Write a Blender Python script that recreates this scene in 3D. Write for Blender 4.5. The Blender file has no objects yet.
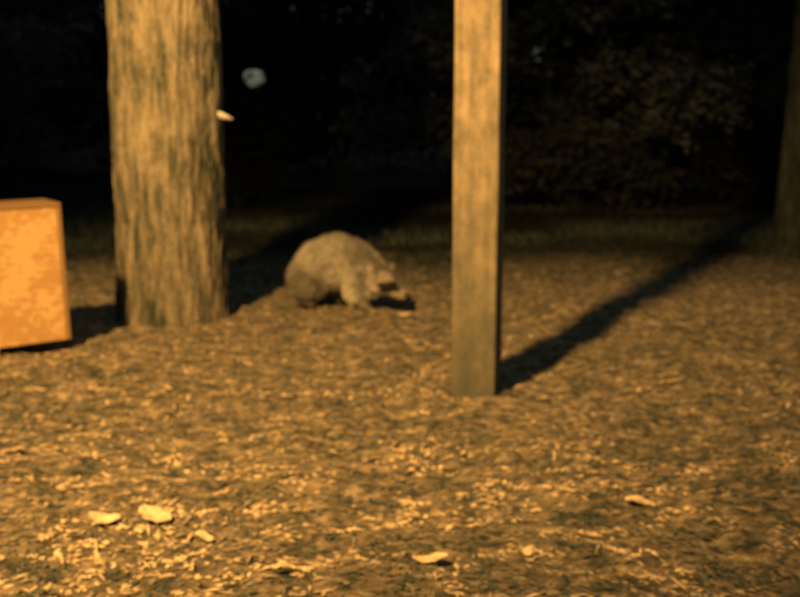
import bpy, bmesh, math, random
import numpy as np
from mathutils import Vector, Matrix

random.seed(7)
rng = np.random.default_rng(7)
scene = bpy.context.scene
scene.view_settings.view_transform = 'Standard'
scene.view_settings.look = 'None'
scene.view_settings.exposure = 0

# ------------------------------------------------------------------ helpers
def _hash(ix, iy, iz, seed):
    h = (ix.astype(np.int64) * 374761393 + iy.astype(np.int64) * 668265263 +
         iz.astype(np.int64) * 2147483647 + seed * 1442695041) & 0xFFFFFFFF
    h = ((h ^ (h >> 13)) * 1274126177) & 0xFFFFFFFF
    h = ((h ^ (h >> 16)) * 2246822519) & 0xFFFFFFFF
    return ((h ^ (h >> 15)) & 0xFFFFFF) / float(0xFFFFFF)

def vnoise(x, y, z=None, seed=0):
    x = np.asarray(x, float); y = np.asarray(y, float)
    z = np.zeros_like(x) if z is None else np.asarray(z, float)
    ix, iy, iz = np.floor(x), np.floor(y), np.floor(z)
    fx, fy, fz = x - ix, y - iy, z - iz
    fx, fy, fz = [f * f * (3 - 2 * f) for f in (fx, fy, fz)]
    r = 0
    for dx in (0, 1):
        for dy in (0, 1):
            for dz in (0, 1):
                w = (fx if dx else 1 - fx) * (fy if dy else 1 - fy) * (fz if dz else 1 - fz)
                r = r + w * _hash(ix + dx, iy + dy, iz + dz, seed)
    return r * 2 - 1

def fbm(x, y, z=None, seed=0, oct=4):
    a, s, r = 1.0, 1.0, 0
    for i in range(oct):
        r = r + a * vnoise(x * s, y * s, None if z is None else z * s, seed + i * 17)
        a *= 0.5; s *= 2.03
    return r

def ground_h(x, y):
    x = np.asarray(x, float); y = np.asarray(y, float)
    base = 0.018 * fbm(x * 0.9, y * 0.9, seed=3, oct=2)
    c = fbm(x * 6.0, y * 8.0, seed=11, oct=2)
    d = fbm(x * 15.0, y * 21.0, seed=29, oct=3)
    near = np.clip(1.3 - np.abs(y - 3) / 12, 0.15, 1)
    far = np.clip((np.hypot(x, y) - 12) / 30, 0, 1)
    return base + near * (0.012 * c + 0.011 * d) + far * 0.5 * fbm(x * .05, y * .05, seed=5, oct=2)

def gz(x, y):
    return float(ground_h(np.array([x]), np.array([y]))[0])

def mesh_np(name, verts, faces, mat=None, cols=None, smooth=False):
    me = bpy.data.meshes.new(name)
    verts = np.asarray(verts, np.float32); faces = np.asarray(faces, np.int32)
    n, k = faces.shape
    me.vertices.add(len(verts)); me.vertices.foreach_set('co', verts.ravel())
    me.loops.add(n * k); me.loops.foreach_set('vertex_index', faces.ravel())
    me.polygons.add(n)
    me.polygons.foreach_set('loop_start', np.arange(0, n * k, k, dtype=np.int32))
    try:
        me.polygons.foreach_set('loop_total', np.full(n, k, np.int32))
    except Exception:
        pass
    me.update(calc_edges=True)
    me.validate()
    if smooth:
        me.polygons.foreach_set('use_smooth', np.ones(n, bool))
    if cols is not None:
        a = me.color_attributes.new('Col', 'FLOAT_COLOR', 'POINT')
        c = np.ones((len(verts), 4), np.float32); c[:, :3] = cols
        a.data.foreach_set('color', c.ravel())
    ob = bpy.data.objects.new(name, me)
    scene.collection.objects.link(ob)
    if mat: me.materials.append(mat)
    return ob

def new_mat(name, rough=0.85):
    m = bpy.data.materials.new(name); m.use_nodes = True
    nt = m.node_tree; b = nt.nodes['Principled BSDF']
    b.inputs['Roughness'].default_value = rough
    b.inputs['Specular IOR Level'].default_value = 0.15
    return m, nt, b

def attr_mat(name, rough=0.8, mult=1.0):
    m, nt, b = new_mat(name, rough)
    a = nt.nodes.new('ShaderNodeAttribute'); a.attribute_name = 'Col'
    t = nt.nodes.new('ShaderNodeTexCoord')
    n = nt.nodes.new('ShaderNodeTexNoise'); n.inputs['Scale'].default_value = 60
    nt.links.new(t.outputs['Object'], n.inputs['Vector'])
    r = nt.nodes.new('ShaderNodeMapRange')
    r.inputs[1].default_value = .3; r.inputs[2].default_value = .7
    r.inputs[3].default_value = .65 * mult; r.inputs[4].default_value = 1.25 * mult
    nt.links.new(n.outputs['Fac'], r.inputs[0])
    mx = nt.nodes.new('ShaderNodeVectorMath'); mx.operation = 'SCALE'
    nt.links.new(a.outputs['Color'], mx.inputs[0]); nt.links.new(r.outputs[0], mx.inputs['Scale'])
    nt.links.new(mx.outputs[0], b.inputs['Base Color'])
    return m

def ramp(nt, stops):
    r = nt.nodes.new('ShaderNodeValToRGB')
    els = r.color_ramp.elements
    while len(els) > 1: els.remove(els[-1])
    els[0].position = stops[0][0]; els[0].color = (*stops[0][1], 1)
    for p, c in stops[1:]:
        e = els.new(p); e.color = (*c, 1)
    return r

def noise_node(nt, vec, scale, detail=5, rough=.6, mapping=None):
    if mapping:
        mp = nt.nodes.new('ShaderNodeMapping'); mp.inputs['Scale'].default_value = mapping
        nt.links.new(vec, mp.inputs['Vector']); vec = mp.outputs[0]
    n = nt.nodes.new('ShaderNodeTexNoise')
    n.inputs['Scale'].default_value = scale; n.inputs['Detail'].default_value = detail
    n.inputs['Roughness'].default_value = rough
    nt.links.new(vec, n.inputs['Vector'])
    return n

# ------------------------------------------------------------------ ground
def axis(lo_far, lo, hi, hi_far, step):
    core = np.arange(lo, hi, step)
    out = [hi]; s = step
    while out[-1] < hi_far: s *= 1.12; out.append(out[-1] + s)
    back = [lo]; s = step
    while back[-1] > lo_far: s *= 1.12; back.append(back[-1] - s)
    return np.concatenate([np.array(back[1:])[::-1], core, np.array(out)])
gx = axis(-150, -3.2, 4.2, 150, .016)
gy = axis(-60, .8, 8.0, 200, .016)
X, Y = np.meshgrid(gx, gy)
V = np.stack([X.ravel(), Y.ravel(), ground_h(X.ravel(), Y.ravel())], 1)
nx, ny = len(gx), len(gy)
i = (np.arange(ny - 1)[:, None] * nx + np.arange(nx - 1)[None]).ravel()
F = np.stack([i, i + 1, i + nx + 1, i + nx], 1)

gm, nt, b = new_mat('ground_soil_and_litter', .95)
tc = nt.nodes.new('ShaderNodeTexCoord'); o = tc.outputs['Object']
n1 = noise_node(nt, o, 17, 9, .8, (1, 1.8, 1))
r1 = ramp(nt, [(.39, (.05, .075, .068)), (.50, (.23, .22, .17)), (.61, (.58, .50, .34))])
nt.links.new(n1.outputs['Fac'], r1.inputs[0])
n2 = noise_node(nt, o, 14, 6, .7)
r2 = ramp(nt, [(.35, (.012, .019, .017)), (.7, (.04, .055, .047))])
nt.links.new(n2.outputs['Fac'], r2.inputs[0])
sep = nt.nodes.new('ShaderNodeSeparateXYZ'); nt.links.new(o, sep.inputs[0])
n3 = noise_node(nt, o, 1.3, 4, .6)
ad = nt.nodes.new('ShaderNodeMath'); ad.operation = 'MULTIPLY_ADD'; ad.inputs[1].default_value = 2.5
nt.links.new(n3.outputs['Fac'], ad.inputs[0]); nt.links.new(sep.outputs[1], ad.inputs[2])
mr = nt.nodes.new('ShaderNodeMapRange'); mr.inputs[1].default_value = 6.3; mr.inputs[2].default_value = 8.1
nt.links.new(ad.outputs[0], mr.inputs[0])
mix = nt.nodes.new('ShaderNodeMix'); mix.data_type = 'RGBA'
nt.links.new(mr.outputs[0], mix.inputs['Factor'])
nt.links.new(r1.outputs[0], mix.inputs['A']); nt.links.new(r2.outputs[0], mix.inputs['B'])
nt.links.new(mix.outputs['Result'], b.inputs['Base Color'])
bp = nt.nodes.new('ShaderNodeBump'); bp.inputs['Strength'].default_value = 1.0; bp.inputs['Distance'].default_value = .026
nt.links.new(n1.outputs['Fac'], bp.inputs['Height']); nt.links.new(bp.outputs[0], b.inputs['Normal'])
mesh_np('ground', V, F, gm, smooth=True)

# ------------------------------------------------------------------ litter (dry leaf crumbs, straw)
def litter(name, n, len_r, wid_r, mat, region, tiltmax, lift, bright=1.0, seed=1):
    r = np.random.default_rng(seed)
    x0, x1, y0, y1 = region
    u = r.random(n * 3)
    y = y0 + (y1 - y0) * u ** 1.35
    x = r.uniform(-1, 1, n * 3) * (0.55 * y + .6)
    keep = (x > x0) & (x < x1)
    x, y = x[keep][:n], y[keep][:n]
    n = len(x)
    ang = 2.2 * fbm(x * 1.6, y * 1.6, seed=41, oct=2) + r.normal(0, .6, n)
    L = r.uniform(*len_r, n) * .5; W = r.uniform(*wid_r, n) * .5
    tilt = r.normal(0, tiltmax, n); roll = r.normal(0, tiltmax, n)
    d = np.stack([np.cos(ang) * np.cos(tilt), np.sin(ang) * np.cos(tilt), np.sin(tilt)], 1)
    s = np.stack([-np.sin(ang) * np.cos(roll), np.cos(ang) * np.cos(roll), np.sin(roll)], 1)
    z = ground_h(x, y) + r.uniform(0, lift, n) + np.abs(np.sin(tilt)) * L * .4
    c = np.stack([x, y, z], 1)
    bend = r.uniform(-.15, .3, n) * L
    up = np.array([0, 0, 1.0])
    k = r.uniform(-.3, .3, n)
    v0 = c - d * L[:, None]
    v1 = c + s * W[:, None] + d * (k * L)[:, None] + up * (bend * .5)[:, None]
    v2 = c + d * L[:, None]
    v3 = c - s * W[:, None] + d * (k * L)[:, None] + up * (bend * .5)[:, None]
    V = np.stack([v0, v1, v2, v3], 1).reshape(-1, 3)
    base = np.arange(n)[:, None] * 4
    F = np.concatenate([base + [0, 1, 3], base + [1, 2, 3]], 0)
    # direction-warped clump pattern, stays patchy at hand size
    wx = x + .05 * fbm(x * 5, y * 5, seed=55, oct=2); wy = y + .05 * fbm(x * 5, y * 5, seed=56, oct=2)
    patch = fbm(x * 1.5, y * 2.2, seed=77, oct=2) * .22 + .95 * fbm(wx * 11, wy * 19, seed=91, oct=3)
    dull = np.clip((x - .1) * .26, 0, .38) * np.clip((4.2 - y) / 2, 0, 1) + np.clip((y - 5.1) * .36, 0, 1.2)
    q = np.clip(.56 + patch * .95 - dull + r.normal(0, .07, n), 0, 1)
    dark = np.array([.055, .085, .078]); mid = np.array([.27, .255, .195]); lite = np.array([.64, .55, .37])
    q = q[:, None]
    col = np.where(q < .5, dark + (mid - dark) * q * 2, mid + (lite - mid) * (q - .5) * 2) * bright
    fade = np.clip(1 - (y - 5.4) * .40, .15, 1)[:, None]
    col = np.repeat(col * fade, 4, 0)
    return mesh_np(name, V, F, mat, cols=col)
lm = attr_mat('dry_litter', .95)
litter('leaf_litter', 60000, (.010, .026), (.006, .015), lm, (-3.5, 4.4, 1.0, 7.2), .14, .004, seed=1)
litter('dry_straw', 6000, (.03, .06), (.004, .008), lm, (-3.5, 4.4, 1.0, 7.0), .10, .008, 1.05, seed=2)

def fallen_leaf(x, y, L, W, ang, k):
    n = 9; V = []; F = []
    for i in range(n):
        t = i / (n - 1)
        w = W * .5 * math.sin(math.pi * min(1, t * .97 + .02)) ** .7 * (1 + .25 * math.sin(t * 17 + k))
        lx = (t - .5) * L
        zc = .006 + .005 * math.sin(t * 5 + k)
        V += [(lx, -w, zc + .004), (lx, 0, zc), (lx, w, zc + .006 * (1 + math.sin(k)))]
    for i in range(n - 1):
        a = i * 3
        F += [(a, a + 3, a + 4, a + 1), (a + 1, a + 4, a + 5, a + 2)]
    c, s = math.cos(ang), math.sin(ang)
    z = max(gz(x, y), gz(x + .03, y), gz(x - .03, y), gz(x, y + .02)) + .004
    return [(x + p[0] * c - p[1] * s, y + p[0] * s + p[1] * c, z + p[2]) for p in V], F
spots = [(.538, 2.128, .068), (-.525, 2.026, .085), (-.64, 2.05, .07), (.059, 1.852, .07), (-1.015, 2.508, .07),
         (-.18, 2.46, .05), (-.221, 1.80, .045), (-.40, 1.93, .04), (.248, 1.865, .035), (.02, 4.25, .055),
         (.9, 3.2, .05), (1.5, 4.1, .06), (-.75, 3.1, .05)]
VV, FF = [], []
for k, (x, y, L) in enumerate(spots):
    v, f = fallen_leaf(x, y, L, L * random.uniform(.4, .65), random.uniform(-.5, .5), k)
    off = len(VV); VV += v; FF += [tuple(a + off for a in q) for q in f]
cc = np.tile(np.array([.60, .51, .34]), (len(VV), 1))
mesh_np('fallen_leaves', VV, FF, lm, cols=cc, smooth=True)

# ------------------------------------------------------------------ grass further back
def grass(name, n, region, h, mat, seed):
    r = np.random.default_rng(seed)
    x = r.uniform(region[0], region[1], n * 2); y = r.uniform(region[2], region[3], n * 2)
    k = fbm(x * 1.2, y * 1.2, seed=seed, oct=3) + .3 * np.clip(y - 6, -2, 2) > r.uniform(-.6, .6, n * 2)
    x, y = x[k][:n], y[k][:n]; n = len(x)
    a = r.uniform(0, 6.28, n); H = r.uniform(h * .3, h, n) * np.clip(.45 + (y - 5) * .3, .4, 1); w = r.uniform(.003, .006, n)
    z = ground_h(x, y) - .005
    lean = r.normal(0, .5, (n, 2)) * H[:, None]
    dx, dy = np.cos(a) * w, np.sin(a) * w
    v0 = np.stack([x - dx, y - dy, z], 1); v1 = np.stack([x + dx, y + dy, z], 1)
    m0 = np.stack([x - dx * .7 + lean[:, 0] * .35, y - dy * .7 + lean[:, 1] * .35, z + H * .6], 1)
    m1 = np.stack([x + dx * .7 + lean[:, 0] * .35, y + dy * .7 + lean[:, 1] * .35, z + H * .6], 1)
    t = np.stack([x + lean[:, 0], y + lean[:, 1], z + H * .9], 1)
    V = np.stack([v0, v1, m1, m0, t], 1).reshape(-1, 3)
    bs = np.arange(n)[:, None] * 5
    F = np.concatenate([bs + [0, 1, 2], bs + [0, 2, 3], bs + [3, 2, 4]], 0)
    pt = np.clip(.6 + 1.0 * fbm(x * 1.1, y * 1.8, seed=8, oct=3), .12, 1.6)[:, None]
    fd = np.clip(1 - (y - 6.5) * .22, .35, 1)[:, None]
    c = (np.array([.03, .05, .045]) + r.random((n, 1)) * np.array([.06, .075, .068])) * pt * fd
    return mesh_np(name, V, F, mat, cols=np.repeat(c, 5, 0))
grm = attr_mat('grass_blades', .9)
grass('grass', 32000, (-5, 6.5, 5.1, 9.8), .09, grm, 5)

# ------------------------------------------------------------------ bark material
def bark_mat(name, light, dark, sc=1.0, foot=.6):
    m, nt, b = new_mat(name, .95)
    tc = nt.nodes.new('ShaderNodeTexCoord'); o = tc.outputs['Object']
    n1 = noise_node(nt, o, 30 * sc, 8, .78, (1, 1, .16))
    n2 = noise_node(nt, o, 5, 5, .6, (1, 1, .5))
    n3 = noise_node(nt, o, 80, 3, .7)
    mx = nt.nodes.new('ShaderNodeMath'); mx.operation = 'MULTIPLY_ADD'; mx.inputs[1].default_value = .5
    nt.links.new(n2.outputs['Fac'], mx.inputs[0]); nt.links.new(n1.outputs['Fac'], mx.inputs[2])
    m2 = nt.nodes.new('ShaderNodeMath'); m2.operation = 'MULTIPLY_ADD'; m2.inputs[1].default_value = .3
    nt.links.new(n3.outputs['Fac'], m2.inputs[0]); nt.links.new(mx.outputs[0], m2.inputs[2])
    mid = tuple((a + c) / 2 for a, c in zip(light, dark))
    r = ramp(nt, [(.76, dark), (.90, mid), (1.05, light)])
    nt.links.new(m2.outputs[0], r.inputs[0])
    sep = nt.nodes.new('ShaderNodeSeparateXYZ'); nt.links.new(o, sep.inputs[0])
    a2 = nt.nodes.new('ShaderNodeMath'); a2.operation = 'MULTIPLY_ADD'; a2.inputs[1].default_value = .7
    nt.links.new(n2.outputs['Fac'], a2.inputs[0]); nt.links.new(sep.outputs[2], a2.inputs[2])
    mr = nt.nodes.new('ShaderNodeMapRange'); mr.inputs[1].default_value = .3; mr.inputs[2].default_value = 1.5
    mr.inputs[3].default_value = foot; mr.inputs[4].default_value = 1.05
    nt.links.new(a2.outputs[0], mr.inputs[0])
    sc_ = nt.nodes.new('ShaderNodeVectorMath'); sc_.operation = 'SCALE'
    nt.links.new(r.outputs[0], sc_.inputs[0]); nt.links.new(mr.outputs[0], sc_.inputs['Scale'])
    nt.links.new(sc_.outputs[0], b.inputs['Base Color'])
    bp = nt.nodes.new('ShaderNodeBump'); bp.inputs['Strength'].default_value = .9; bp.inputs['Distance'].default_value = .016
    nt.links.new(n1.outputs['Fac'], bp.inputs['Height']); nt.links.new(bp.outputs[0], b.inputs['Normal'])
    return m

def trunk_mesh(name, x, y, r0, r1, h, flare, mat, na=200, nz=420, ridge=.012, seed=0, lean=(0, 0)):
    zs = np.concatenate([np.linspace(-.15, 1.8, int(nz * .75)), np.linspace(1.81, h, nz - int(nz * .75))])
    th = np.linspace(0, 2 * np.pi, na, endpoint=False)
    TH, Z = np.meshgrid(th, zs)
    R = r0 + (r1 - r0) * np.clip(Z, 0, h) / h
    lobes = 1 + .5 * np.cos(TH * 5 + seed) + .3 * np.cos(TH * 3 + 1.3)
    R = R + flare * np.exp(-np.clip(Z, 0, 9) / .09) * lobes
    cx, cy = np.cos(TH) * 9, np.sin(TH) * 9
    f = fbm(cx * 1.8, cy * 1.8, Z * 5, seed=seed, oct=3)
    furrow = 1 - np.abs(fbm(cx * 1.9 + .5 * f, cy * 1.9, Z * 3.4, seed=seed + 9, oct=2)) * 2
    R = R - ridge * np.clip(furrow, 0, 1) ** 2 + ridge * .5 * f + .008 * fbm(cx * .12, cy * .12, Z * 1.1, seed=seed + 3, oct=2)
    R = R + .4 * ridge * fbm(cx * 3, cy * 3, Z * 14, seed=seed + 5, oct=2)
    V = np.stack([(np.cos(TH) * R + lean[0] * Z).ravel(), (np.sin(TH) * R + lean[1] * Z).ravel(), Z.ravel()], 1)
    n = len(zs)
    a = (np.arange(n - 1)[:, None] * na + np.arange(na)[None])
    bq = (np.arange(n - 1)[:, None] * na + (np.arange(na)[None] + 1) % na)
    F = np.stack([a.ravel(), bq.ravel(), (bq + na).ravel(), (a + na).ravel()], 1)
    ob = mesh_np(name, V, F, mat, smooth=True)
    ob.location = (x, y, gz(x, y))
    return ob

def limb_mesh(name, pts, radii, mat, ns=10):
    V, F = [], []
    for k, p in enumerate(pts):
        p = Vector(p)
        d = (Vector(pts[min(k + 1, len(pts) - 1)]) - Vector(pts[max(k - 1, 0)])).normalized()
        q = d.to_track_quat('Z', 'Y')
        for j in range(ns):
            a = j / ns * 2 * math.pi
            V.append(tuple(p + q @ Vector((math.cos(a) * radii[k], math.sin(a) * radii[k], 0))))
    for k in range(len(pts) - 1):
        for j in range(ns):
            F.append((k * ns + j, k * ns + (j + 1) % ns, (k + 1) * ns + (j + 1) % ns, (k + 1) * ns + j))
    return mesh_np(name, V, F, mat, smooth=True)

def foliage(name, centres, n, size, mat, seed, col0=(.03, .04, .025), col1=(.08, .09, .06)):
    r = np.random.default_rng(seed)
    P = []; C = []
    wts = np.array([c[3] * c[4] * c[5] for c in centres]) ** .7; wts /= wts.sum()
    for c, w in zip(centres, wts):
        m = max(8, int(n * w))
        nc = max(3, m // 45)
        d = r.normal(0, 1, (nc, 3)); d /= np.linalg.norm(d, axis=1)[:, None]
        rad = r.random(nc)[:, None] ** .45
        cl = d * rad * np.array(c[3:6]) + np.array(c[:3])
        idx = r.integers(0, nc, m)
        p = cl[idx] + r.normal(0, 1, (m, 3)) * np.array([.13, .13, .09]) * (.5 + min(c[3:6]))
        big = r.random() ** 1.5
        P.append(p); tone = (.35 * r.random(nc) + .65 * big)[idx]; C.append(tone)
    P = np.concatenate(P); T = np.concatenate(C); m = len(P)
    k = P[:, 2] > .03; P, T = P[k], T[k]; m = len(P)
    a = r.normal(0, 1, (m, 3)); a[:, 2] *= .5; a /= np.linalg.norm(a, axis=1)[:, None]
    b_ = np.cross(a, r.normal(0, 1, (m, 3))); b_ /= np.linalg.norm(b_, axis=1)[:, None]
    s = r.uniform(.6, 1.3, m)[:, None] * size
    V = np.stack([P - a * s, P + b_ * s * .45, P + a * s, P - b_ * s * .45], 1).reshape(-1, 3)
    bs = np.arange(m)[:, None] * 4
    F = np.concatenate([bs + [0, 1, 3], bs + [1, 2, 3]], 0)
    t = np.clip(T * .9 + r.random(m) * .2, 0, 1)[:, None]
    col = np.array(col0) * (1 - t) + np.array(col1) * t
    return mesh_np(name, V, F, mat, cols=np.repeat(col, 4, 0))

def group(name, kids, loc=(0, 0, 0)):
    e = bpy.data.objects.new(name, None); scene.collection.objects.link(e)
    e.location = loc
    for k in kids:
        k.parent = e
        k.location = Vector(k.location) - Vector(loc)
    return e

leafm = attr_mat('leaves', .9)

# ------------------------------------------------------------------ big tree (left)
TX, TY = -1.005, 4.40
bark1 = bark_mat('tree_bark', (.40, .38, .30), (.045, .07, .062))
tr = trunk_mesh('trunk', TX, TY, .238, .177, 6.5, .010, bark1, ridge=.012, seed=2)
kids = [tr]
cents = []
for k in range(7):
    a = k * 2.4; z0 = 4.3 + k * .3
    L = 1.9 - k * .1
    pts = [(TX, TY, z0), (TX + math.cos(a) * L * .35, TY + math.sin(a) * L * .35, z0 + .45),
           (TX + math.cos(a + .1) * L * .7, TY + math.sin(a + .1) * L * .7, z0 + .8),
           (TX + math.cos(a + .2) * L, TY + math.sin(a + .2) * L, z0 + 1.3)]
    kids.append(limb_mesh('limb_%d' % k, pts, [.085, .06, .04, .012], bark1))
    cents.append((*pts[3], .9, .9, .6)); cents.append((*pts[2], .6, .6, .4))
cents.append((TX, TY, 7.0, 1.1, 1.1, .8))
kids.append(foliage('crown', cents, 12000, .06, leafm, 31))
fm, nt, b = new_mat('pale_bark_sliver', .6); b.inputs['Base Color'].default_value = (.75, .78, .76, 1)
bm = bmesh.new()
prof = [(-.030, .012, .012), (-.01, .005, .013), (.015, -.003, .008), (.034, -.010, .002)]
rows = []
for (dx, dz, w) in prof:
    rows.append([bm.verts.new((dx, dy, dz + s)) for dy, s in ((0, -w), (-.012, 0), (0, w), (.008, 0))])
for a, c in zip(rows[:-1], rows[1:]):
    for j in range(4):
        bm.faces.new((a[j], a[(j + 1) % 4], c[(j + 1) % 4], c[j]))
bm.faces.new(rows[0]); bm.faces.new(rows[-1][::-1])
me = bpy.data.meshes.new('bark_sliver'); bm.to_mesh(me); bm.free(); me.materials.append(fm)
sl = bpy.data.objects.new('bark_sliver', me); scene.collection.objects.link(sl)
sl.location = (TX + .257, TY - .06, .872)
kids.append(sl)
group('tree', kids, (TX, TY, 0))

# ------------------------------------------------------------------ wooden post
pm, nt, b = new_mat('post_wood', .9)
tc = nt.nodes.new('ShaderNodeTexCoord'); o = tc.outputs['Object']
n1 = noise_node(nt, o, 40, 7, .7, (1, 1, .06))
n2 = noise_node(nt, o, 13, 8, .75, (1, 1, .6))
ma = nt.nodes.new('ShaderNodeMath'); ma.operation = 'MULTIPLY_ADD'; ma.inputs[1].default_value = .7
nt.links.new(n1.outputs['Fac'], ma.inputs[0]); nt.links.new(n2.outputs['Fac'], ma.inputs[2])
r = ramp(nt, [(.62, (.10, .105, .09)), (.84, (.255, .235, .18)), (1.05, (.38, .34, .25))])
nt.links.new(ma.outputs[0], r.inputs[0])
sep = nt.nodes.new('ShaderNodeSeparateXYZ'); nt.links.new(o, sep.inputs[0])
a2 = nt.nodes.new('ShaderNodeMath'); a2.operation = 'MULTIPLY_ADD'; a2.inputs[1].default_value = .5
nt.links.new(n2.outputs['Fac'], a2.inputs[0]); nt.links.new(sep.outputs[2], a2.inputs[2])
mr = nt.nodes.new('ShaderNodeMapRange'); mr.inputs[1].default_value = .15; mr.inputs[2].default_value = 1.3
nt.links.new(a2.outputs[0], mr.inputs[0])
dm = nt.nodes.new('ShaderNodeMix'); dm.data_type = 'RGBA'; dm.inputs['A'].default_value = (.055, .07, .062, 1)  # base colour mixes to dark grey-green towards the foot of the post
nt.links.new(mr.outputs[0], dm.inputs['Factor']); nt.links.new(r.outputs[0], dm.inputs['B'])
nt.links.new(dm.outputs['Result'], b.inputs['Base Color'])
bp = nt.nodes.new('ShaderNodeBump'); bp.inputs['Strength'].default_value = .6; bp.inputs['Distance'].default_value = .005
nt.links.new(n1.outputs['Fac'], bp.inputs['Height']); nt.links.new(bp.outputs[0], b.inputs['Normal'])
w = .0685; H = 2.6
prof = []
for cxs, cys in ((1, 1), (-1, 1), (-1, -1), (1, -1)):
    a0 = math.atan2(cys, cxs) - math.pi / 4
    for q in range(5):
        a = a0 + q / 4 * math.pi / 2
        prof.append((cxs * (w - .007) + .007 * math.cos(a), cys * (w - .007) + .007 * math.sin(a)))
zs = np.concatenate([np.linspace(-.3, H - .02, 160), [H - .008, H]])
V = []
for z in zs:
    s = 1 if z < H - .015 else (.97 if z < H - .002 else .88)
    for j, (px, py) in enumerate(prof):
        nn = .0013 * float(fbm(np.array([px * 20]), np.array([py * 20]), np.array([z * 4]), 8, 3)[0])
        V.append(((px + nn) * s, (py + nn) * s, z))
k = len(prof); F4 = []
for a in range(len(zs) - 1):
    for j in range(k):
        F4.append((a * k + j, a * k + (j + 1) % k, (a + 1) * k + (j + 1) % k, (a + 1) * k + j))
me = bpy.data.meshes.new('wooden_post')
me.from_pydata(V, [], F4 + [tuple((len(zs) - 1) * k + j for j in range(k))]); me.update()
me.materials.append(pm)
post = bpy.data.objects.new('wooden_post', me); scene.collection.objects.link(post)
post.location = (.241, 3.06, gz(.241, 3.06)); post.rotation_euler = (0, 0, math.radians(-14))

# ------------------------------------------------------------------ wooden crate (left)
wm, nt, b = new_mat('plywood', .8)
tc = nt.nodes.new('ShaderNodeTexCoord'); o = tc.outputs['Object']
n1 = noise_node(nt, o, 45, 5, .65, (.6, 1, 1))
n2 = noise_node(nt, o, 5.0, 5, .6)
ma = nt.nodes.new('ShaderNodeMath'); ma.operation = 'MULTIPLY_ADD'; ma.inputs[1].default_value = 1.0
nt.links.new(n2.outputs['Fac'], ma.inputs[0]); nt.links.new(n1.outputs['Fac'], ma.inputs[2])
r = ramp(nt, [(.6, (.36, .235, .105)), (1.0, (.43, .29, .135)), (1.4, (.54, .39, .20))])
nt.links.new(ma.outputs[0], r.inputs[0]); nt.links.new(r.outputs[0], b.inputs['Base Color'])
bp = nt.nodes.new('ShaderNodeBump'); bp.inputs['Strength'].default_value = .12; bp.inputs['Distance'].default_value = .002
nt.links.new(n1.outputs['Fac'], bp.inputs['Height']); nt.links.new(bp.outputs[0], b.inputs['Normal'])
dk, nt, b = new_mat('dark_wood_edge', .8); b.inputs['Base Color'].default_value = (.25, .175, .09, 1)

def boxpart(name, lo, hi, mat, bev=.003):
    bm = bmesh.new(); bmesh.ops.create_cube(bm, size=1)
    for v in bm.verts:
        v.co = Vector([lo[i] + (v.co[i] + .5) * (hi[i] - lo[i]) for i in range(3)])
    bmesh.ops.bevel(bm, geom=bm.edges[:], offset=bev, segments=2, affect='EDGES')
    me = bpy.data.meshes.new(name); bm.to_mesh(me); bm.free(); me.materials.append(mat)
    ob = bpy.data.objects.new(name, me); scene.collection.objects.link(ob); return ob
Wd, Dp, z0, z1 = .74, .24, .045, .556
parts = [
    boxpart('front_panel', (-Wd, 0, z0), (-.012, .018, z1 - .014), wm),
    boxpart('corner_trim', (-.0115, -.003, z0), (.003, .02, z1 - .014), dk),
    boxpart('side_panel', (-.018, .0205, z0), (0, Dp, z1 - .014), wm),
    boxpart('far_side_panel', (-Wd, .0185, z0), (-Wd + .018, Dp, z1 - .014), wm),
    boxpart('back_panel', (-Wd + .019, Dp - .018, z0), (-.019, Dp, z1 - .014), wm),
    boxpart('lid', (-Wd - .004, -.004, z1 - .0135), (.004, Dp + .004, z1), dk),
    boxpart('bottom_board', (-Wd + .019, .019, z0 + .002), (-.019, Dp - .019, z0 + .02), dk),
]
for k, (fx, fy) in enumerate(((-.31, .0), (-Wd + .06, .03), (-.10, Dp - .08), (-Wd + .06, Dp - .08))):
    parts.append(boxpart('foot_%d' % (k + 1), (fx, fy, -.06), (fx + .055, fy + .05, z0), wm))
cr = bpy.data.objects.new('wooden_crate', None); scene.collection.objects.link(cr)
for p in parts: p.parent = cr
cr.location = (-1.232, 3.66, gz(-1.3, 3.6) + .008); cr.rotation_euler = (0, math.radians(-1.2), math.radians(33))

# ------------------------------------------------------------------ raccoon
RX, RY, RH = -.245, 4.54, math.radians(-33)
bm = bmesh.new()
def ball(p, r, sc=(1, 1, 1)):
    m = Matrix.Translation(p) @ Matrix.Diagonal((sc[0], sc[1], sc[2], 1))
    bmesh.ops.create_icosphere(bm, subdivisions=3, radius=r, matrix=m)
def chain(pts, steps=7, sc=(1, 1, 1)):
    for (a, b_) in zip(pts[:-1], pts[1:]):
        for s in range(steps + 1):
            t = s / steps
            p = [a[i] + (b_[i] - a[i]) * t for i in range(3)]
            ball(p, a[3] + (b_[3] - a[3]) * t, sc)
chain([(-.21, 0, .150, .088), (-.15, 0, .19, .112), (-.06, 0, .216, .120), (.03, 0, .20, .110), (.11, 0, .165, .088), (.17, 0, .145, .066)], 6, (1, .94, 1))
chain([(.17, 0, .145, .062), (.222, 0, .138, .060)], 4)
ball((.235, 0, .138), .06, (1, 1.12, .95))
for s in (-1, 1):
    ball((.228, s * .045, .120), .034, (1, 1, .85))
    chain([(.200, s * .045, .174, .020), (.192, s * .054, .204, .013)], 4, (.55, 1, 1))
chain([(.256, 0, .123, .040), (.292, 0, .099, .026), (.315, 0, .088, .017)], 5)
chain([(.11, -.055, .155, .056), (.10, -.072, .10, .040), (.14, -.068, .045, .025), (.165, -.068, .02, .020), (.195, -.068, .013, .014)])
chain([(.10, .055, .155, .056), (.06, .072, .10, .040), (.06, .068, .045, .025), (.08, .068, .02, .020), (.11, .068, .013, .014)])
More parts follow.
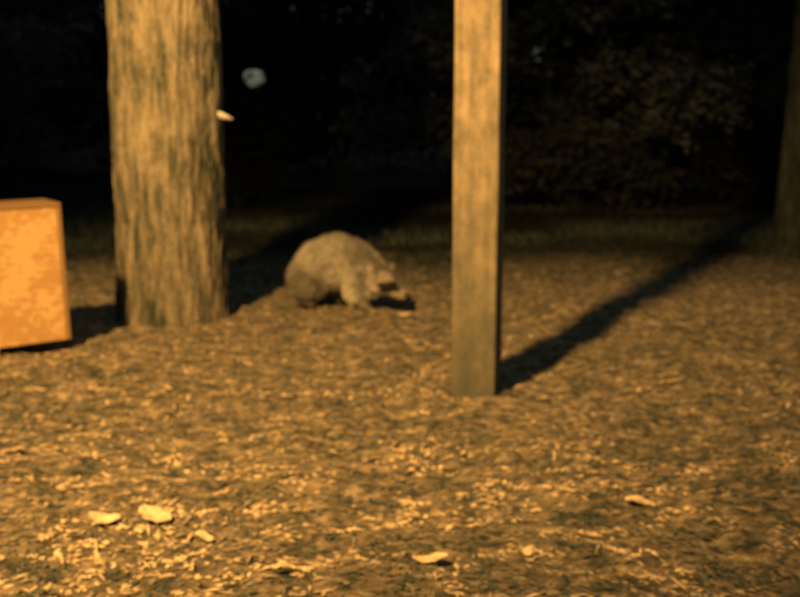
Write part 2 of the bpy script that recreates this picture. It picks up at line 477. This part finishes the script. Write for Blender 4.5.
chain([(-.20, -.055, .145, .074), (-.14, -.08, .10, .052), (-.225, -.082, .06, .032), (-.20, -.082, .022, .022), (-.15, -.082, .015, .017)])
chain([(-.19, .055, .145, .074), (-.10, .08, .10, .052), (-.17, .082, .06, .032), (-.15, .082, .022, .022), (-.10, .082, .015, .017)])
for (px, py) in ((.195, -.068), (.11, .068), (-.15, -.082), (-.10, .082)):
    for q in (-1.5, -.5, .5, 1.5):
        chain([(px, py + q * .008, .013, .008), (px + .022 - abs(q) * .004, py + q * .012, .007, .005)], 3)
chain([(-.26, .0, .15, .033), (-.315, .04, .115, .038), (-.34, .10, .08, .040), (-.335, .17, .055, .035), (-.31, .23, .045, .016)], 7)
me = bpy.data.meshes.new('tmp'); bm.to_mesh(me); bm.free()
tmp = bpy.data.objects.new('tmp', me); scene.collection.objects.link(tmp)
md = tmp.modifiers.new('r', 'REMESH'); md.mode = 'VOXEL'; md.voxel_size = .006
sm = tmp.modifiers.new('s', 'SMOOTH'); sm.factor = .5; sm.iterations = 8
dg = bpy.context.evaluated_depsgraph_get()
bme = bpy.data.meshes.new_from_object(tmp.evaluated_get(dg))
bpy.data.objects.remove(tmp)
bme.name = 'body'
nv = len(bme.vertices)
co = np.zeros(nv * 3, np.float32); bme.vertices.foreach_get('co', co); co = co.reshape(-1, 3)

def fur_colour(p):
    x, y, z = p[:, 0], p[:, 1], p[:, 2]
    g = fbm(x * 18, y * 18, z * 18, seed=4, oct=3)
    col = np.array([.27, .28, .26]) * (1 + .25 * g)[:, None]
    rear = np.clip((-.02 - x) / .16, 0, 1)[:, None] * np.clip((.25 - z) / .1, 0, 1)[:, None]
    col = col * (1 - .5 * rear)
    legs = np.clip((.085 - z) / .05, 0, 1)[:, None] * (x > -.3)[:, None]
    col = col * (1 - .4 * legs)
    t = (x < -.275) & (y > -.05)
    s = np.sqrt((x + .27) ** 2 + y ** 2)
    ring = (np.sin(s * 2 * np.pi / .055) > .1)
    col[t & ring] = np.array([.05, .05, .045])
    col[t & ~ring] = np.array([.25, .24, .20])
    head = x > .195
    ay = np.abs(y); zz = z + .012
    pale = head & ((ay > .045) | (zz > .165))
    col[pale] = np.array([.34, .33, .29])
    muzz = (x > .255) & (zz < .13)
    col[muzz] = np.array([.40, .38, .33])
    mask = head & (x > .22) & (zz > .118) & (zz < .165) & (ay > .010) & (ay < .075)
    col[mask] = np.array([.025, .026, .025])
    crown = head & (zz > .17) & (ay < .02)
    col[crown] = np.array([.14, .135, .12])
    ears = (z > .184) & (x > .17) & (ay > .035)
    col[ears] = np.array([.34, .33, .29])
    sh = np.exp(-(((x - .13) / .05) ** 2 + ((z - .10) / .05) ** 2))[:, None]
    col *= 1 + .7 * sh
    return np.clip(col, .01, .7)
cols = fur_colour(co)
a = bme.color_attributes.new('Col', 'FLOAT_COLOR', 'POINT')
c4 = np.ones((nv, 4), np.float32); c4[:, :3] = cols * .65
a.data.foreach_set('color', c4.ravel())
furm = attr_mat('raccoon_fur', .85)
bme.materials.clear(); bme.materials.append(furm)
bme.polygons.foreach_set('use_smooth', np.ones(len(bme.polygons), bool))
body = bpy.data.objects.new('body', bme); scene.collection.objects.link(body)
nor = np.zeros(nv * 3, np.float32); bme.vertices.foreach_get('normal', nor); nor = nor.reshape(-1, 3)
N = 60000
idx = rng.integers(0, nv, N)
p = co[idx] + rng.normal(0, .002, (N, 3)); nn = nor[idx]
flow = np.tile(np.array([-1.0, 0, -.35]), (N, 1))
tl = p[:, 0] < -.275
flow[tl] = np.array([.1, .9, -.3])
cl = np.stack([fbm(p[:, 0] * 30, p[:, 1] * 30, p[:, 2] * 30, seed=s_, oct=1) for s_ in (5, 6, 7)], 1)
flow += cl * .35 + rng.normal(0, .22, (N, 3))
flow -= nn * (flow * nn).sum(1)[:, None]
d = nn * .58 + flow * .75; d /= np.linalg.norm(d, axis=1)[:, None]
face = p[:, 0] > .21; low = p[:, 2] < .06
L = np.where(face, .008, np.where(low & ~tl, .009, .034)) * rng.uniform(.5, 1.25, N)
toe = p[:, 2] < .022
L = np.where(toe & ~tl, .003, L)
sd = np.cross(d, nn); sd /= (np.linalg.norm(sd, axis=1)[:, None] + 1e-6)
wd = np.where(face | low, .0009, .0015)[:, None]
base = p - nn * .001
V = np.stack([base - sd * wd, base + sd * wd, base + d * L[:, None]], 1).reshape(-1, 3)
V[:, 2] = np.maximum(V[:, 2], .003)
F = np.arange(N * 3).reshape(-1, 3)
fc = fur_colour(p) * rng.uniform(.55, 1.5, (N, 1))
fc = np.repeat(fc, 3, 0); fc[2::3] *= 1.3
fur = mesh_np('fur', V, F, furm, cols=np.clip(fc, 0, .8))
bk, nt, b = new_mat('eye_and_nose_black', .15); b.inputs['Base Color'].default_value = (.008, .008, .008, 1)
b.inputs['Specular IOR Level'].default_value = .5
def uv(name, loc, r, sc=(1, 1, 1)):
    bm = bmesh.new(); bmesh.ops.create_uvsphere(bm, u_segments=20, v_segments=14, radius=r, matrix=Matrix.Diagonal((*sc, 1)))
    me = bpy.data.meshes.new(name); bm.to_mesh(me); bm.free(); me.materials.append(bk)
    for f in me.polygons: f.use_smooth = True
    ob = bpy.data.objects.new(name, me); scene.collection.objects.link(ob); ob.location = loc; return ob
rk = [body, fur, uv('eye_right', (.276, -.031, .138), .0085), uv('eye_left', (.276, .031, .138), .0085),
      uv('nose', (.330, 0, .092), .0095, (.9, 1.1, .85))]
rc = bpy.data.objects.new('raccoon', None); scene.collection.objects.link(rc)
for k in rk: k.parent = rc
rc.location = (RX, RY, gz(RX, RY) + .006); rc.rotation_euler = (0, 0, RH); rc.scale = (.97, .97, .97)

# ------------------------------------------------------------------ background trees & shrubs
bark2 = bark_mat('dark_bark', (.065, .085, .078), (.012, .018, .017), foot=.8)
t2 = trunk_mesh('trunk', 2.66, 6.65, .17, .12, 6, .035, bark2, na=90, nz=160, ridge=.014, seed=20, lean=(.03, 0))
kk = [t2]
cents = []
for k in range(6):
    a = k * 2.1 + .5; z0 = 3.2 + k * .35; bx, by = 2.66, 6.65
    pts = [(bx + .03 * z0, by, z0), (bx + math.cos(a) * .7, by + math.sin(a) * .7, z0 + .4), (bx + math.cos(a) * 1.6, by + math.sin(a) * 1.6, z0 + .9)]
    kk.append(limb_mesh('limb_%d' % k, pts, [.06, .04, .012], bark2))
    cents.append((*pts[2], .8, .8, .5)); cents.append((*pts[1], .5, .5, .4))
kk.append(foliage('crown', cents, 8000, .06, leafm, 41))
group('tree', kk, (2.66, 6.65, 0))

bark3 = bark_mat('twig_bark', (.025, .034, .03), (.008, .011, .010), foot=.8)
def small_tree(x, y, h, spread, seed, n, tone=1.0, low=.9):
    r = random.Random(seed)
    kids = [trunk_mesh('trunk', x, y, .07, .03, h, .02, bark3, na=32, nz=60, ridge=.008, seed=seed)]
    cents = []
    for k in range(18):
        a = k * 2.399 + r.random(); z0 = low * .6 + (h - low) * k / 18
        L = spread * (1 - .45 * k / 18) * r.uniform(.6, 1.1)
        pts = [(x, y, z0), (x + math.cos(a) * L * .5, y + math.sin(a) * L * .5, z0 + .12 * L),
               (x + math.cos(a) * L, y + math.sin(a) * L, z0 + .2 * L)]
        kids.append(limb_mesh('limb_%d' % k, pts, [.024, .014, .005], bark3, 6))
        cents.append((*pts[2], r.uniform(.45, .8), r.uniform(.45, .8), r.uniform(.25, .5)))
        cents.append((*pts[1], .5, .5, .4))
    kids.append(foliage('crown', cents, n, .05, leafm, seed, tuple(.010 * tone * c for c in (1, 1.6, 1.8)), tuple(.115 * tone * c for c in (1, 1.3, 1.35))))
    return group('tree', kids, (x, y, 0))
small_tree(1.5, 10.4, 4.2, 1.6, 51, 34000, .9, .75)
small_tree(3.7, 10.8, 4.6, 1.8, 52, 28000, .6, .75)
small_tree(-4.6, 10.5, 4.4, 1.8, 53, 20000, 1.1, .8)

def shrub(x, y, w, h, seed, n, tone):
    r = random.Random(seed); c = []; kids = []
    for k in range(9):
        a = r.random() * 6.28; d = r.random() ** .5 * w * .7
        zz = h * r.uniform(.3, .8)
        c.append((x + math.cos(a) * d, y + math.sin(a) * d * .6, zz, w * .4, w * .35, h * .3))
        kids.append(limb_mesh('stem_%d' % k, [(x, y, -.05), (x + math.cos(a) * d * .5, y + math.sin(a) * d * .3, zz * .6), (x + math.cos(a) * d, y + math.sin(a) * d * .6, zz)], [.014, .010, .005], bark3, 6))
    kids.append(foliage('leaves', c, n, .05, leafm, seed, tuple(.012 * tone for _ in range(3)), (.09 * tone, .12 * tone, .115 * tone)))
    return group('shrub', kids, (x, y, 0))
shrub(-.7, 12.2, 1.8, 2.6, 61, 12000, .3)
shrub(.6, 12.5, 1.6, 2.4, 62, 10000, .35)
shrub(-2.4, 12.5, 1.8, 2.6, 63, 10000, .4)
shrub(3.4, 12.6, 1.9, 2.4, 64, 10000, .4)
shrub(1.7, 9.6, .9, .8, 68, 7000, .35)
shrub(3.6, 9.8, .9, .8, 69, 7000, .3)
shrub(-5.2, 13.2, 2.0, 3.0, 65, 10000, .9)
shrub(-1.62, 10.1, .55, 1.15, 66, 3600, .25)
cs = []
for k in range(46):
    x = -24 + k * 1.1 + random.uniform(-.5, .5); y = 17 + random.uniform(-1.5, 3)
    cs.append((x, y, random.uniform(.6, 1.4), 1.5, 1.2, 1.2)); cs.append((x, y, random.uniform(2.0, 3.2), 1.5, 1.2, 1.4)); cs.append((x, y + 1, random.uniform(4.2, 6), 1.6, 1.3, 1.7))
    cs.append((x + .5, y + 2.5, random.uniform(2.5, 4.2), 1.5, 1.0, 1.6))
foliage('distant_trees', cs, 100000, .2, leafm, 71, (.006, .009, .009), (.03, .04, .038))

# far lamp glimpsed through the leaves
lp, nt, b = new_mat('lamp_glass', .5)
b.inputs['Base Color'].default_value = (.05, .06, .05, 1)
tc = nt.nodes.new('ShaderNodeTexCoord'); n1 = noise_node(nt, tc.outputs['Object'], 11, 2, .5)
mr = nt.nodes.new('ShaderNodeMapRange'); mr.inputs[1].default_value = .38; mr.inputs[2].default_value = .66; mr.inputs[3].default_value = .02; mr.inputs[4].default_value = .26
nt.links.new(n1.outputs['Fac'], mr.inputs[0]); nt.links.new(mr.outputs[0], b.inputs['Emission Strength'])
b.inputs['Emission Color'].default_value = (.72, .82, .58, 1)
lb, nt, b2 = new_mat('lamp_post_metal', .7); b2.inputs['Base Color'].default_value = (.006, .006, .006, 1)
def lathe(name, prof, mat, ns=20, loc=(0, 0, 0)):
    V, F = [], []
    for (r_, z) in prof:
        for j in range(ns):
            a = j / ns * 2 * math.pi; V.append((r_ * math.cos(a), r_ * math.sin(a), z))
    for k in range(len(prof) - 1):
        for j in range(ns): F.append((k * ns + j, k * ns + (j + 1) % ns, (k + 1) * ns + (j + 1) % ns, (k + 1) * ns + j))
    ob = mesh_np(name, V, F, mat, smooth=True); ob.location = loc; return ob
lx, ly = -1.54, 10.8
g = gz(lx, ly)
lk = [lathe('pole', [(.05, -.1), (.05, .05), (.022, .08), (.022, 1.19), (.05, 1.22)], lb, loc=(lx, ly, g)),
      lathe('globe', [(.03, 1.22), (.08, 1.25), (.11, 1.30), (.105, 1.355), (.07, 1.39), (.0, 1.40)], lp, loc=(lx, ly, g)),
      lathe('cap', [(.0, 1.43), (.06, 1.42), (.08, 1.40), (.076, 1.398)], lb, loc=(lx, ly, g))]
# a few leafy twigs of the climber growing over the lamp
lk.append(foliage('climbing_leaves', [(lx, ly - .14, g + 1.27, .13, .05, .10), (lx + .1, ly - .1, g + 1.2, .12, .06, .12)], 60, .022, leafm, 88, (.01, .014, .012), (.05, .07, .06)))
group('garden_lamp', lk, (lx, ly, 0))

# ------------------------------------------------------------------ light : one yard lamp behind and left of the viewer
ld = bpy.data.lights.new('yard_light', 'SPOT')
ld.energy = 3500; ld.color = (1.0, .49, .125)
ld.spot_size = math.radians(57); ld.spot_blend = 1.0; ld.shadow_soft_size = .15
lo = bpy.data.objects.new('yard_light', ld); scene.collection.objects.link(lo)
lo.location = (-1.8, -.9, 3.5)
lo.rotation_euler = (Vector((-.30, 4.0, 0)) - Vector(lo.location)).to_track_quat('-Z', 'Y').to_euler()

world = bpy.data.worlds.new('World'); scene.world = world; world.use_nodes = True
bg = world.node_tree.nodes['Background']
bg.inputs[0].default_value = (.78, .88, .76, 1); bg.inputs[1].default_value = .078

# ------------------------------------------------------------------ camera
cd = bpy.data.cameras.new('camera'); cd.lens = 45; cd.sensor_width = 36; cd.clip_end = 600; cd.clip_start = .05
cd.dof.use_dof = True; cd.dof.focus_distance = 1.0; cd.dof.aperture_fstop = 6.0
cam = bpy.data.objects.new('camera', cd); scene.collection.objects.link(cam)
cam.location = (0, 0, .85); cam.rotation_euler = (math.radians(80), 0, 0)
scene.camera = cam
